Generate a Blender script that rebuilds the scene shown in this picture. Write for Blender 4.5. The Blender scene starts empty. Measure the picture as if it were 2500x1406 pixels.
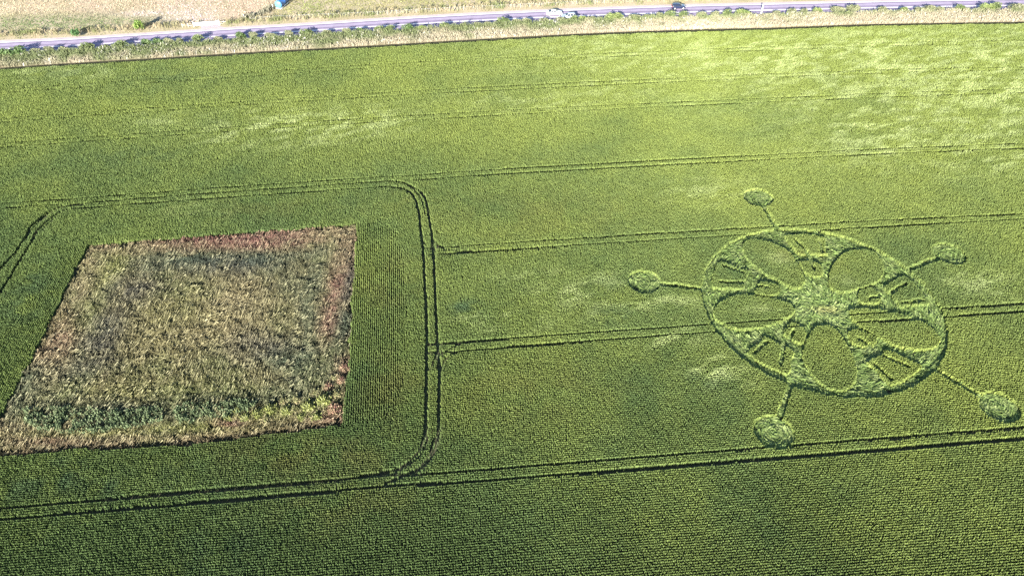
import bpy, math, random
import numpy as np
from mathutils import Matrix, Vector

# ------------------------------------------------------------------ camera, light, exposure
SC = bpy.context.scene
COL = SC.collection
PITCH, ROLL, FPX, CAMH = math.radians(43.9585), math.radians(-0.2274), 1880.0, 96.9
cam_data = bpy.data.cameras.new('camera')
cam_data.sensor_width = 36.0
cam_data.lens = 36.0 * FPX / 2500.0
cam_data.clip_start, cam_data.clip_end = 1.0, 9000.0
cam = bpy.data.objects.new('camera', cam_data)
COL.objects.link(cam)
_r, _f, _u = Vector((1, 0, 0)), Vector((0, math.cos(PITCH), -math.sin(PITCH))), Vector((0, math.sin(PITCH), math.cos(PITCH)))
_cr, _sr = math.cos(ROLL), math.sin(ROLL)
_R, _U = _r * _cr + _u * _sr, _u * _cr - _r * _sr
cam.matrix_world = Matrix(((_R.x, _U.x, -_f.x, 0), (_R.y, _U.y, -_f.y, 0), (_R.z, _U.z, -_f.z, CAMH), (0, 0, 0, 1)))
SC.camera = cam

SUN_ELEV, SHADOW_AZ = math.radians(18.8), math.radians(15.0)      # low evening sun behind the camera's left shoulder
world = bpy.data.worlds.new('World')
SC.world = world
world.use_nodes = True
_nt = world.node_tree
_bg = _nt.nodes['Background']
_sky = _nt.nodes.new('ShaderNodeTexSky')
_sky.sky_type = 'NISHITA'
_sky.sun_disc = False
_sky.sun_elevation = SUN_ELEV
_sky.sun_rotation = math.pi + SHADOW_AZ
_sky.air_density, _sky.dust_density, _sky.ozone_density = 1.0, 0.6, 1.2
_nt.links.new(_sky.outputs[0], _bg.inputs[0])
_bg.inputs[1].default_value = 0.068
sun_data = bpy.data.lights.new('sun', 'SUN')
sun_data.energy = 5.0
sun_data.angle = math.radians(0.53)
sun_data.color = (1.0, 0.93, 0.82)
sun = bpy.data.objects.new('sun', sun_data)
COL.objects.link(sun)
_d = Vector((math.sin(SHADOW_AZ) * math.cos(SUN_ELEV), math.cos(SHADOW_AZ) * math.cos(SUN_ELEV), -math.sin(SUN_ELEV)))
sun.rotation_euler = _d.to_track_quat('-Z', 'Y').to_euler()
SC.view_settings.view_transform = 'Standard'
SC.view_settings.look = 'None'
SC.view_settings.exposure = 2.42
SC.view_settings.gamma = 1.0
SC.cycles.use_denoising = False
SC.cycles.max_bounces = 5
SC.cycles.diffuse_bounces = 3
SC.cycles.glossy_bounces = 2
SC.cycles.transmission_bounces = 3

# ------------------------------------------------------------------ helpers
rng = np.random.default_rng(11)
random.seed(5)


def P2(pts):
    """points measured on the survey photo -> metres on the ground plane"""
    a = np.atleast_2d(np.asarray(pts, float))
    x = (a[:, 0] - 1250.0) / FPX
    y = -(a[:, 1] - 703.0) / FPX
    x, y = _cr * x - _sr * y, _sr * x + _cr * y
    cp, sp = math.cos(PITCH), math.sin(PITCH)
    t = CAMH / (sp - y * cp)
    return np.stack([x * t, (cp + y * sp) * t], 1)


def P(px, py):
    return P2([(px, py)])[0]


def PC(pts):
    """the same for points measured at the level of the barley's ears"""
    return P2(pts) * ((CAMH - 0.9) / CAMH)


def noise2(xy, scale, seed=0, oct=1):
    out = np.zeros(len(xy))
    amp, tot = 1.0, 0.0
    for o in range(oct):
        p = xy / scale * (2.0 ** o) + 1000.0 + 37.3 * o
        i = np.floor(p).astype(np.int64)
        f = p - i
        f = f * f * (3 - 2 * f)

        def h(ix, iy):
            n = (ix * 374761393 + iy * 668265263 + (seed + o * 17) * 982451653) & 0x7fffffff
            n = ((n ^ (n >> 13)) * 1274126177) & 0x7fffffff
            return ((n ^ (n >> 16)) & 0xffff) / 65535.0
        a, b = h(i[:, 0], i[:, 1]), h(i[:, 0] + 1, i[:, 1])
        c, d = h(i[:, 0], i[:, 1] + 1), h(i[:, 0] + 1, i[:, 1] + 1)
        out += amp * ((a * (1 - f[:, 0]) + b * f[:, 0]) * (1 - f[:, 1]) + (c * (1 - f[:, 0]) + d * f[:, 0]) * f[:, 1])
        tot += amp
        amp *= 0.5
    return out / tot


def inpoly(xy, poly):
    poly = np.asarray(poly)
    res = np.zeros(len(xy), bool)
    lo, hi = poly.min(0), poly.max(0)
    k = np.where((xy >= lo).all(1) & (xy <= hi).all(1))[0]
    x, y = xy[k, 0], xy[k, 1]
    ins = np.zeros(len(k), bool)
    n = len(poly)
    for i in range(n):
        (x1, y1), (x2, y2) = poly[i], poly[(i + 1) % n]
        if y1 == y2:
            continue
        c = ((y1 > y) != (y2 > y)) & (x < (x2 - x1) * (y - y1) / (y2 - y1) + x1)
        ins ^= c
    res[k] = ins
    return res


def near_line(xy, line, w):
    """mask of points closer than w to a polyline"""
    res = np.zeros(len(xy), bool)
    for a, b in zip(line[:-1], line[1:]):
        lo, hi = np.minimum(a, b) - w, np.maximum(a, b) + w
        k = np.where((xy >= lo).all(1) & (xy <= hi).all(1) & ~res)[0]
        if not len(k):
            continue
        d = b - a
        t = np.clip(((xy[k] - a) @ d) / (d @ d), 0, 1)
        q = xy[k] - (a + t[:, None] * d)
        res[k] = (q * q).sum(1) < w * w
    return res


def smooth(pts, n=6, closed=False):
    p = np.asarray(pts, float)
    m = len(p)
    out = []
    for i in range(m if closed else m - 1):
        if closed:
            a, b, c, d = p[(i - 1) % m], p[i], p[(i + 1) % m], p[(i + 2) % m]
        else:
            a, b, c, d = p[max(i - 1, 0)], p[i], p[i + 1], p[min(i + 2, m - 1)]
        for t in np.linspace(0, 1, n, endpoint=False):
            out.append(0.5 * (2 * b + (c - a) * t + (2 * a - 5 * b + 4 * c - d) * t * t + (3 * b - a - 3 * c + d) * t ** 3))
    if not closed:
        out.append(p[-1])
    return np.array(out)


def link(name, me, mat=None, parent=None, loc=None):
    o = bpy.data.objects.new(name, me)
    COL.objects.link(o)
    if mat is not None:
        me.materials.append(mat)
    if parent is not None:
        o.parent = parent
    if loc is not None:
        o.location = loc
    return o


def fast(name, verts, faces, mat, tint=None, parent=None):
    """mesh object from arrays; faces is (n,k); tint is an rgb albedo per vertex"""
    me = bpy.data.meshes.new(name)
    verts = np.ascontiguousarray(verts, np.float32)
    faces = np.ascontiguousarray(faces, np.int32)
    n, k = faces.shape
    me.vertices.add(len(verts))
    me.vertices.foreach_set('co', verts.ravel())
    me.loops.add(n * k)
    me.loops.foreach_set('vertex_index', faces.ravel())
    me.polygons.add(n)
    me.polygons.foreach_set('loop_start', np.arange(0, n * k, k, dtype=np.int32))
    me.update(calc_edges=True)
    if tint is not None:
        at = me.attributes.new('tint', 'FLOAT_VECTOR', 'POINT')
        at.data.foreach_set('vector', np.ascontiguousarray(tint, np.float32).ravel())
    return link(name, me, mat, parent)


def pymesh(name, verts, faces, mat, parent=None, smoothed=False, loc=None):
    me = bpy.data.meshes.new(name)
    me.from_pydata([tuple(map(float, v)) for v in verts], [], [tuple(map(int, f)) for f in faces])
    me.update()
    if smoothed:
        for p in me.polygons:
            p.use_smooth = True
    return link(name, me, mat, parent, loc)


class MB:
    def __init__(s):
        s.v, s.f = [], []

    def add(s, v, f):
        n = len(s.v)
        s.v += [tuple(map(float, q)) for q in v]
        s.f += [tuple(i + n for i in q) for q in f]

    def box(s, c, d):
        x, y, z = c
        a, b, e = d[0] / 2, d[1] / 2, d[2] / 2
        s.add([(x + i * a, y + j * b, z + k * e) for k in (-1, 1) for j in (-1, 1) for i in (-1, 1)],
              [(0, 2, 3, 1), (4, 5, 7, 6), (0, 1, 5, 4), (2, 6, 7, 3), (0, 4, 6, 2), (1, 3, 7, 5)])

    def tube(s, a, b, r0, r1=None, n=8):
        r1 = r0 if r1 is None else r1
        a, b = Vector(a), Vector(b)
        q = (b - a).to_track_quat('Z', 'Y')
        v, f = [], []
        for c, r in ((a, r0), (b, r1)):
            for i in range(n):
                t = 2 * math.pi * i / n
                v.append(c + q @ Vector((r * math.cos(t), r * math.sin(t), 0)))
        for i in range(n):
            j = (i + 1) % n
            f.append((i, j, n + j, n + i))
        f += [tuple(range(n - 1, -1, -1)), tuple(range(n, 2 * n))]
        s.add(v, f)

    def build(s, name, mat, parent=None, smoothed=False):
        return pymesh(name, s.v, s.f, mat, parent, smoothed)


def empty(name, loc, rz=0.0):
    o = bpy.data.objects.new(name, None)
    o.empty_display_size = 0.3
    COL.objects.link(o)
    o.location = loc
    o.rotation_euler = (0, 0, rz)
    return o


def tag(o, label=None, cat=None, group=None, kind=None):
    for k, v in (('label', label), ('category', cat), ('group', group), ('kind', kind)):
        if v:
            o[k] = v
    return o


def copy_tree(o, parent=None):
    c = o.copy()
    COL.objects.link(c)
    if parent is not None:
        c.parent = parent
    for ch in list(o.children):
        copy_tree(ch, c)
    return c


# ------------------------------------------------------------------ materials
def new_mat(name):
    m = bpy.data.materials.new(name)
    m.use_nodes = True
    m.node_tree.nodes.clear()
    return m, m.node_tree.nodes, m.node_tree.links


def leaf_mat(name, translucent=0.3, rough=0.55, spec=0.25):
    """thin leaf: the plant's own albedo (tint), a little mottling, gloss and light coming through"""
    m, N, L = new_mat(name)
    out = N.new('ShaderNodeOutputMaterial')
    at = N.new('ShaderNodeAttribute')
    at.attribute_name = 'tint'
    tc = N.new('ShaderNodeTexCoord')
    nz = N.new('ShaderNodeTexNoise')
    nz.inputs['Scale'].default_value = 1.7
    L.new(tc.outputs['Object'], nz.inputs['Vector'])
    mr = N.new('ShaderNodeMapRange')
    mr.inputs['To Min'].default_value, mr.inputs['To Max'].default_value = 0.8, 1.2
    L.new(nz.outputs[0], mr.inputs['Value'])
    mul = N.new('ShaderNodeVectorMath')
    mul.operation = 'SCALE'
    L.new(at.outputs['Vector'], mul.inputs[0])
    L.new(mr.outputs[0], mul.inputs['Scale'])
    pr = N.new('ShaderNodeBsdfPrincipled')
    pr.inputs['Roughness'].default_value = rough
    pr.inputs['Specular IOR Level'].default_value = spec
    tr = N.new('ShaderNodeBsdfTranslucent')
    L.new(mul.outputs[0], pr.inputs['Base Color'])
    L.new(mul.outputs[0], tr.inputs['Color'])
    mx = N.new('ShaderNodeMixShader')
    mx.inputs[0].default_value = translucent
    L.new(pr.outputs[0], mx.inputs[1])
    L.new(tr.outputs[0], mx.inputs[2])
    L.new(mx.outputs[0], out.inputs[0])
    return m


def noise_mat(name, stops, scale=1.0, rough=0.9, bump=0.0, detail=6, spec=0.2, metal=0.0, stretch=None):
    m, N, L = new_mat(name)
    out = N.new('ShaderNodeOutputMaterial')
    pr = N.new('ShaderNodeBsdfPrincipled')
    pr.inputs['Roughness'].default_value = rough
    pr.inputs['Specular IOR Level'].default_value = spec
    pr.inputs['Metallic'].default_value = metal
    tc = N.new('ShaderNodeTexCoord')
    vec = tc.outputs['Object']
    if stretch:
        mp = N.new('ShaderNodeMapping')
        mp.inputs['Scale'].default_value = stretch
        L.new(vec, mp.inputs[0])
        vec = mp.outputs[0]
    nz = N.new('ShaderNodeTexNoise')
    nz.inputs['Scale'].default_value = scale
    nz.inputs['Detail'].default_value = detail
    nz.inputs['Roughness'].default_value = 0.65
    L.new(vec, nz.inputs['Vector'])
    cr = N.new('ShaderNodeValToRGB')
    e = cr.color_ramp.elements
    while len(e) < len(stops):
        e.new(0.5)
    for i, (p, c) in enumerate(stops):
        e[i].position = p
        e[i].color = (*c, 1)
    L.new(nz.outputs[0], cr.inputs[0])
    L.new(cr.outputs[0], pr.inputs['Base Color'])
    if bump:
        bp = N.new('ShaderNodeBump')
        bp.inputs['Strength'].default_value = bump
        bp.inputs['Distance'].default_value = 0.1
        L.new(nz.outputs[0], bp.inputs['Height'])
        L.new(bp.outputs[0], pr.inputs['Normal'])
    L.new(pr.outputs[0], out.inputs[0])
    return m


def paint(name, c, rough=0.3, metal=0.0, spec=0.5, coat=0.0):
    m = noise_mat(name, [(0.3, tuple(0.93 * k for k in c)), (0.7, c)], 2.0, rough, 0, 3, spec, metal)
    m.node_tree.nodes['Principled BSDF'].inputs['Coat Weight'].default_value = coat
    return m


M_CROP = leaf_mat('barley_leaf', 0.22, 0.55, 0.2)
M_FLAT = leaf_mat('flattened_barley', 0.15, 0.7, 0.08)
M_GRASS = leaf_mat('dry_grass', 0.25, 0.6, 0.2)
M_WEED = leaf_mat('weed_leaf', 0.25, 0.5, 0.3)
M_SHRUB = leaf_mat('shrub_leaf', 0.3, 0.5, 0.3)
M_SOIL = noise_mat('field_soil', [(0.3, (0.030, 0.032, 0.016)), (0.7, (0.060, 0.056, 0.034))], 0.8, 0.95, 0.4)
M_GROUND = noise_mat('meadow_ground', [(0.3, (0.10, 0.10, 0.04)), (0.5, (0.17, 0.15, 0.075)), (0.7, (0.24, 0.20, 0.12))], 0.05, 0.95, 0.2, 10)
M_WOOD = noise_mat('weathered_wood', [(0.3, (0.22, 0.19, 0.15)), (0.7, (0.42, 0.38, 0.31))], 6, 0.85)
M_STEEL = noise_mat('galvanised_steel', [(0.3, (0.55, 0.56, 0.58)), (0.7, (0.72, 0.73, 0.75))], 3, 0.45, spec=0.5)
M_TWIG = noise_mat('shrub_stem', [(0.3, (0.06, 0.045, 0.03)), (0.7, (0.13, 0.10, 0.07))], 5, 0.9)

# ------------------------------------------------------------------ ground sheets
EDGE_PX = [(-420, 204), (-250, 189), (0, 170), (180, 158), (400, 145), (625, 131), (900, 116), (1250, 95.5), (1500, 83), (1750, 75), (1900, 71.5), (2100, 64), (2300, 60), (2500, 57), (2750, 52), (2920, 49)]
EDGE = smooth(PC(EDGE_PX), 5)                                          # where the barley stops short of the verge
ROADC_PX = [(-420, 148), (-250, 134), (0, 120), (120, 116), (230, 109), (350, 101.5), (480, 93), (625, 83.5), (800, 74), (1000, 59.5), (1250, 47), (1400, 40.5), (1600, 33), (1800, 27.5), (2000, 23.5), (2200, 18.5), (2500, 14), (2750, 10), (2920, 8)]
ROADC = smooth(P2(ROADC_PX), 5)                                        # white centre line
_k = np.ones(9) / 9.0
for _ax in (0, 1):
    _pad = np.concatenate([2 * ROADC[0, _ax] - ROADC[4:0:-1, _ax], ROADC[:, _ax], 2 * ROADC[-1, _ax] - ROADC[-2:-6:-1, _ax]])
    ROADC[:, _ax] = np.convolve(_pad, _k, 'valid')


def offset(line, d):
    t = np.gradient(line, axis=0)
    n = np.stack([-t[:, 1], t[:, 0]], 1)
    n /= np.linalg.norm(n, axis=1)[:, None]
    return line + n * (d if np.isscalar(d) else np.asarray(d)[:, None])


def strip(name, line, d0, d1, z, mat, kind='structure'):
    a, b = offset(line, d0), offset(line, d1)
    n = len(line)
    v = np.zeros((2 * n, 3))
    v[:n, :2], v[n:, :2], v[:, 2] = a, b, z
    f = [(i, i + 1, n + i + 1, n + i) for i in range(n - 1)]
    o = pymesh(name, v, f, mat)
    return tag(o, kind=kind)


tag(pymesh('ground', [(-4000, -3000, -0.02), (4000, -3000, -0.02), (4000, 5000, -0.02), (-4000, 5000, -0.02)], [(0, 1, 2, 3)], M_GROUND), kind='structure')
# bare soil under the barley, from behind the camera to the verge
_e = offset(EDGE, 2.8)
_v = [(-330, -60, 0), (330, -60, 0)] + [(*q, 0) for q in _e[::-1]]
tag(pymesh('field_soil', _v, [tuple(range(len(_v)))], M_SOIL), kind='structure')


def road_mat():
    """worn asphalt: pale aggregate, darker wheel tracks along the lanes (u runs across the road)"""
    m, N, L = new_mat('asphalt')
    out = N.new('ShaderNodeOutputMaterial')
    pr = N.new('ShaderNodeBsdfPrincipled')
    pr.inputs['Roughness'].default_value = 0.85
    pr.inputs['Specular IOR Level'].default_value = 0.25
    uv = N.new('ShaderNodeAttribute')
    uv.attribute_name = 'across'
    cr = N.new('ShaderNodeValToRGB')
    cr.color_ramp.interpolation = 'EASE'
    e = cr.color_ramp.elements
    lite, dark = (0.235, 0.20, 0.275), (0.13, 0.108, 0.165)
    stops = [(0.0, lite), (0.11, dark), (0.19, lite), (0.30, lite), (0.38, dark), (0.46, lite), (0.53, lite), (0.60, dark), (0.69, lite), (0.78, lite), (0.88, dark), (0.97, lite)]
    while len(e) < len(stops):
        e.new(0.5)
    for i, (p, c) in enumerate(stops):
        e[i].position = p
        e[i].color = (*c, 1)
    L.new(uv.outputs['Fac'], cr.inputs[0])
    tc = N.new('ShaderNodeTexCoord')
    nz = N.new('ShaderNodeTexNoise')
    nz.inputs['Scale'].default_value = 0.6
    nz.inputs['Detail'].default_value = 8
    L.new(tc.outputs['Object'], nz.inputs['Vector'])
    mr = N.new('ShaderNodeMapRange')
    mr.inputs['To Min'].default_value, mr.inputs['To Max'].default_value = 0.75, 1.25
    L.new(nz.outputs[0], mr.inputs['Value'])
    mul = N.new('ShaderNodeVectorMath')
    mul.operation = 'SCALE'
    L.new(cr.outputs[0], mul.inputs[0])
    L.new(mr.outputs[0], mul.inputs['Scale'])
    L.new(mul.outputs[0], pr.inputs['Base Color'])
    L.new(pr.outputs[0], out.inputs[0])
    return m


ROAD_NEAR, ROAD_FAR = -4.0, 4.5
a_, b_ = offset(ROADC, ROAD_NEAR), offset(ROADC, ROAD_FAR)
n_ = len(ROADC)
rv = np.zeros((2 * n_, 3))
rv[:n_, :2], rv[n_:, :2], rv[:, 2] = a_, b_, 0.05
road = pymesh('road', rv, [(i, i + 1, n_ + i + 1, n_ + i) for i in range(n_ - 1)], road_mat())
at_ = road.data.attributes.new('across', 'FLOAT', 'POINT')
at_.data.foreach_set('value', np.concatenate([np.zeros(n_), np.ones(n_)]).astype(np.float32))
tag(road, kind='structure')
M_LINE = noise_mat('road_paint', [(0.3, (0.70, 0.69, 0.68)), (0.6, (0.80, 0.79, 0.78))], 1.2, 0.7)
M_KERB = noise_mat('road_edge_grit', [(0.3, (0.28, 0.24, 0.23)), (0.7, (0.38, 0.33, 0.31))], 1.0, 0.9)
strip('road_edge_line', ROADC, ROAD_FAR - 0.75, ROAD_FAR - 0.45, 0.054, M_LINE)
strip('road_gravel_edge', ROADC, ROAD_FAR, ROAD_FAR + 0.9, 0.04, M_KERB)
# centre line: long dashes on the left, continuous from where the bend begins
_seg = np.linalg.norm(np.diff(ROADC, axis=0), axis=1)
_s = np.concatenate([[0], np.cumsum(_seg)])


def road_at(s, d=0.0):
    x = np.interp(s, _s, ROADC[:, 0])
    y = np.interp(s, _s, ROADC[:, 1])
    x2 = np.interp(s + 0.5, _s, ROADC[:, 0]) - np.interp(s - 0.5, _s, ROADC[:, 0])
    y2 = np.interp(s + 0.5, _s, ROADC[:, 1]) - np.interp(s - 0.5, _s, ROADC[:, 1])
    a = math.atan2(y2, x2)
    return np.array([x - math.sin(a) * d, y + math.cos(a) * d]), a


mb = MB()
s_join = _s[np.argmin(np.abs(ROADC[:, 0] - P(615, 84)[0]))]
s0 = 4.0


def paint_piece(a, b, w=0.22):
    k = max(2, int((b - a) / 3) + 1)
    v, f = [], []
    for i, s in enumerate(np.linspace(a, b, k)):
        q, _ = road_at(s, -w / 2)
        r, _ = road_at(s, w / 2)
        v += [(*q, 0.054), (*r, 0.054)]
    for i in range(k - 1):
        f.append((2 * i, 2 * i + 2, 2 * i + 3, 2 * i + 1))
    mb.add(v, f)


while s0 < s_join:
    paint_piece(s0, min(s0 + 5.0, s_join))
    s0 += 8.2
paint_piece(s_join, _s[-1] - 3, 0.30)
tag(mb.build('road_centre_line', M_LINE), kind='structure')

# chalky apron between the road and the gate, and the trampled track beyond it
M_APRON = noise_mat('chalk_track', [(0.3, (0.24, 0.20, 0.21)), (0.7, (0.33, 0.28, 0.30))], 0.9, 0.95, 0.2)
_ap = P2([(492, 76), (551, 71), (546, 67), (537, 64), (531, 59.5), (489, 61.5), (490, 66)])
tag(pymesh('farm_track', [(*q, 0.03) for q in _ap], [tuple(range(len(_ap)))], M_APRON), kind='structure')

# ------------------------------------------------------------------ standing barley: where it grows
PH = 0.0871
U, NRM = np.array([math.cos(PH), math.sin(PH)]), np.array([-math.sin(PH), math.cos(PH)])
PLOT = PC([(213, 598), (540, 571), (869, 546), (866, 640), (858, 760), (850, 900), (832, 1040), (640, 1064), (440, 1086), (200, 1097), (0, 1112), (-60, 1117), (0, 1006), (70, 880), (140, 735)])
TRACKS_PX = [
    # paired wheel tracks, nearest pair first; width in metres
    ([(-250, 1265), (0, 1240), (600, 1190), (950, 1160), (1020, 1158), (1250, 1141), (2500, 1043), (2800, 1019)], 0.27),
    ([(-250, 1292), (0, 1267), (600, 1218), (950, 1186), (1250, 1168), (2500, 1070), (2800, 1046)], 0.29),
    ([(1045, 841), (1150, 833), (1500, 807), (1729, 792), (2000, 773), (2288, 754), (2500, 741), (2800, 722)], 0.26),
    ([(1045, 861), (1073, 859), (1150, 855), (1500, 827), (1745, 810), (2000, 793), (2308, 773), (2500, 760), (2800, 741)], 0.27),
    ([(1035, 606), (1088, 602), (1150, 598), (1500, 576), (1896, 552), (2100, 540), (2500, 521), (2800, 506)], 0.25),
    ([(1030, 621), (1150, 615), (1500, 592), (1806, 573), (2003, 562), (2100, 556), (2500, 534), (2800, 519)], 0.26),
    ([(-250, 515), (0, 496), (170, 485), (500, 460), (900, 434), (1002, 428), (1200, 414), (1500, 397), (2100, 366), (2500, 350), (2800, 338)], 0.25),
    ([(-250, 528), (0, 508), (140, 498)], 0.25),
    ([(1002, 440), (1200, 426), (1500, 409), (2100, 378), (2500, 361), (2800, 349)], 0.26),
    ([(-250, 369), (0, 350), (500, 314), (1000, 282), (1500, 256), (2100, 230), (2500, 216), (2800, 206)], 0.235),
    ([(-250, 379), (0, 360), (500, 324), (1000, 293), (1500, 266), (2100, 239), (2500, 226), (2800, 216)], 0.235),
    ([(-250, 307), (0, 289), (500, 254), (1000, 222), (1500, 197), (2100, 172), (2500, 163), (2800, 156)], 0.235),
    ([(-250, 316), (0, 298), (500, 262), (1000, 231), (1500, 206), (2100, 180), (2500, 170), (2800, 163)], 0.235),
    ([(-250, 235), (0, 218), (500, 184), (1000, 152), (1500, 129), (2100, 106), (2500, 98), (2800, 92)], 0.235),
    ([(-250, 243), (0, 226), (500, 193), (1000, 160), (1500, 137), (2100, 114), (2500, 105), (2800, 99)], 0.235),
    # headland loop round the rough plot
    ([(-60, 745), (-20, 690), (0, 656), (34, 618), (60, 580), (70, 558), (85, 543), (108, 522), (140, 507), (185, 497), (500, 472), (900, 445), (967, 443), (997, 450), (1026, 467), (1041, 491), (1046, 523), (1052, 567), (1058, 623), (1064, 760), (1069, 850), (1073, 900), (1072, 1000), (1070, 1060), (1062, 1098), (1034, 1138), (990, 1160), (940, 1178)], 0.28),
    ([(-60, 800), (-20, 742), (0, 712), (20, 680), (38, 650), (56, 622), (76, 590), (90, 564), (106, 547), (124, 531), (160, 512), (200, 507), (500, 485), (900, 458), (944, 455), (976, 459), (1000, 469), (1014, 488), (1022, 517), (1027, 564), (1033, 623), (1040, 760), (1042, 850), (1041, 950), (1039, 1040), (1034, 1075), (1018, 1105), (985, 1135), (950, 1150), (880, 1163)], 0.28),
    # second wheelings on the bends and the turns into the pairs
    ([(62, 588), (76, 560), (92, 545), (112, 527)], 0.17),
    ([(96, 570), (112, 550), (128, 536)], 0.17),
    ([(990, 448), (1014, 466), (1031, 490), (1037, 523)], 0.16),
    ([(955, 454), (990, 460), (1010, 476), (1020, 500)], 0.16),
    ([(1055, 578), (1062, 590), (1076, 599), (1100, 603), (1120, 603)], 0.17),
    ([(1034, 590), (1042, 602), (1062, 610), (1085, 611)], 0.16),
    ([(92, 541), (112, 524), (136, 509), (165, 502), (200, 499)], 0.30),
    ([(112, 541), (130, 526), (150, 515), (180, 508)], 0.26),
    ([(1063, 597), (1085, 607), (1115, 611), (1150, 612)], 0.22),
    ([(1076, 906), (1084, 882), (1100, 866), (1125, 857), (1160, 853)], 0.17),
    ([(1072, 868), (1104, 847), (1130, 837)], 0.17),
    ([(1046, 905), (1053, 893), (1068, 862)], 0.18),
    ([(1045, 1065), (1036, 1095), (1008, 1127), (965, 1152)], 0.17),
    ([(1060, 1070), (1050, 1105), (1022, 1140), (975, 1168)], 0.17),
]
TRACKS = [(smooth(PC(p), 4), w) for p, w in TRACKS_PX]

# crop formation: five disks on spokes round a ring, drawn in its own frame (metres)
FC = np.array([0.56535786, 0.99236785]) * 96.0
FTH, FR, FIN, FDISC, FDR = math.degrees(1.69545632), 20.7, 19.15, 30.92, 3.05
PETAL0 = [(5.0, -0.6), (6.6, 0.1), (9, 0.35), (11.5, 0.3), (14.2, -0.2), (16.6, -1.3), (18.2, -2.9), (18.8, -4.8), (18.2, -6.5), (16.3, -7.7), (14, -8.15), (11.5, -8.0), (9, -6.6), (7, -5.0), (5.5, -3.6), (4.8, -2.2)]
POCKET0 = [(13.2, -1.5), (15.5, -1.15), (18.5, -0.8), (18.75, -2.2), (18.6, -4.2), (18.0, -6.5), (17.2, -8.1), (15.6, -7.6), (13.8, -6.8), (12.2, -6.6), (12.6, -4.8), (13.1, -3.2)]
POCKIN0 = [(7.2, -1.4), (8.4, -0.6), (10.0, -0.45), (11.0, -0.6), (11.05, -2.0), (10.6, -3.3), (9.6, -4.1), (8.2, -4.0), (7.1, -3.4), (6.8, -2.3)]
TICKS0 = [([(12.8, -3.25), (14.5, -3.0), (17.2, -2.5)], 0.42), ([(13.2, -5.9), (15, -6.5), (16.7, -7.0)], 0.40), ([(8.7, -2.6), (10.9, -2.75)], 0.36)]


def form(pts, deg):
    a = math.radians(deg)
    p = np.asarray(pts, float)
    return FC + np.stack([p[:, 0] * math.cos(a) - p[:, 1] * math.sin(a), p[:, 0] * math.sin(a) + p[:, 1] * math.cos(a)], 1)


AX = [FTH - 72 * k for k in range(5)]
PETALS = [smooth(form(PETAL0, a + 36), 5, True) for a in AX]
POCKETS = [smooth(form(POCKET0, a), 4, True) for a in AX]
POCKINS = [smooth(form(POCKIN0, a), 4, True) for a in AX]
TICKS = [(form(t, a), w) for a in AX for t, w in TICKS0]
SPOKES = [form([(FR - 0.6, 0), (FDISC - 2.5, 0)], a) for a in AX]
DISCS = [form([(FDISC, 0)], a)[0] for a in AX]


def wobble(xy, amp=0.35):
    return xy + amp * (np.stack([noise2(xy, 1.3, 71), noise2(xy, 1.3, 72)], 1) - 0.5) * 2 * 0.6


def field_state(xy):
    """0 nothing grows, 1 standing barley, 2 standing in a petal (10+k), pocket (20+k); -1.. flattened zones"""
    st = np.ones(len(xy), np.int16)
    wx = wobble(xy, 0.22)
    yb = np.interp(xy[:, 0], EDGE[:, 0], EDGE[:, 1])
    st[xy[:, 1] > yb - 0.2 + 0.5 * (noise2(xy, 2.5, 63) - 0.5)] = 0
    st[inpoly(wobble(xy, 0.4) + 0.5 * (np.stack([noise2(xy, 4, 73), noise2(xy, 4, 74)], 1) - 0.5), PLOT)] = 0
    d = wx - FC
    r = np.hypot(d[:, 0], d[:, 1])
    flat = np.zeros(len(xy), np.int16)
    for k in range(5):
        flat[near_line(wx, SPOKES[k], 0.52)] = 40 + k
    for k, c in enumerate(DISCS):
        flat[np.hypot(*(wx - c).T) < FDR] = 50 + k
    inside = r < FR
    flat[inside] = 30
    flat[inside & (r < 5.6)] = 31
    flat[inside & (r > FIN)] = 32
    tick = np.zeros(len(xy), bool)
    for t, w in TICKS:
        tick |= near_line(wx, t, w)
    for k in range(5):
        for base, polys in ((10, PETALS), (20, POCKETS), (25, POCKINS)):
            m = inside & inpoly(wx, polys[k])
            flat[m] = 0
            st[m] = base + k
            if base != 10:
                flat[m & tick] = 30
    track = np.zeros(len(xy), bool)
    for line, w in TRACKS:
        track |= near_line(xy + (wx - xy) * 0.35, line, w)
    track &= (st > 0)
    st[track & (flat == 0)] = 0
    st[flat > 0] = -flat[flat > 0]
    return st, track


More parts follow.
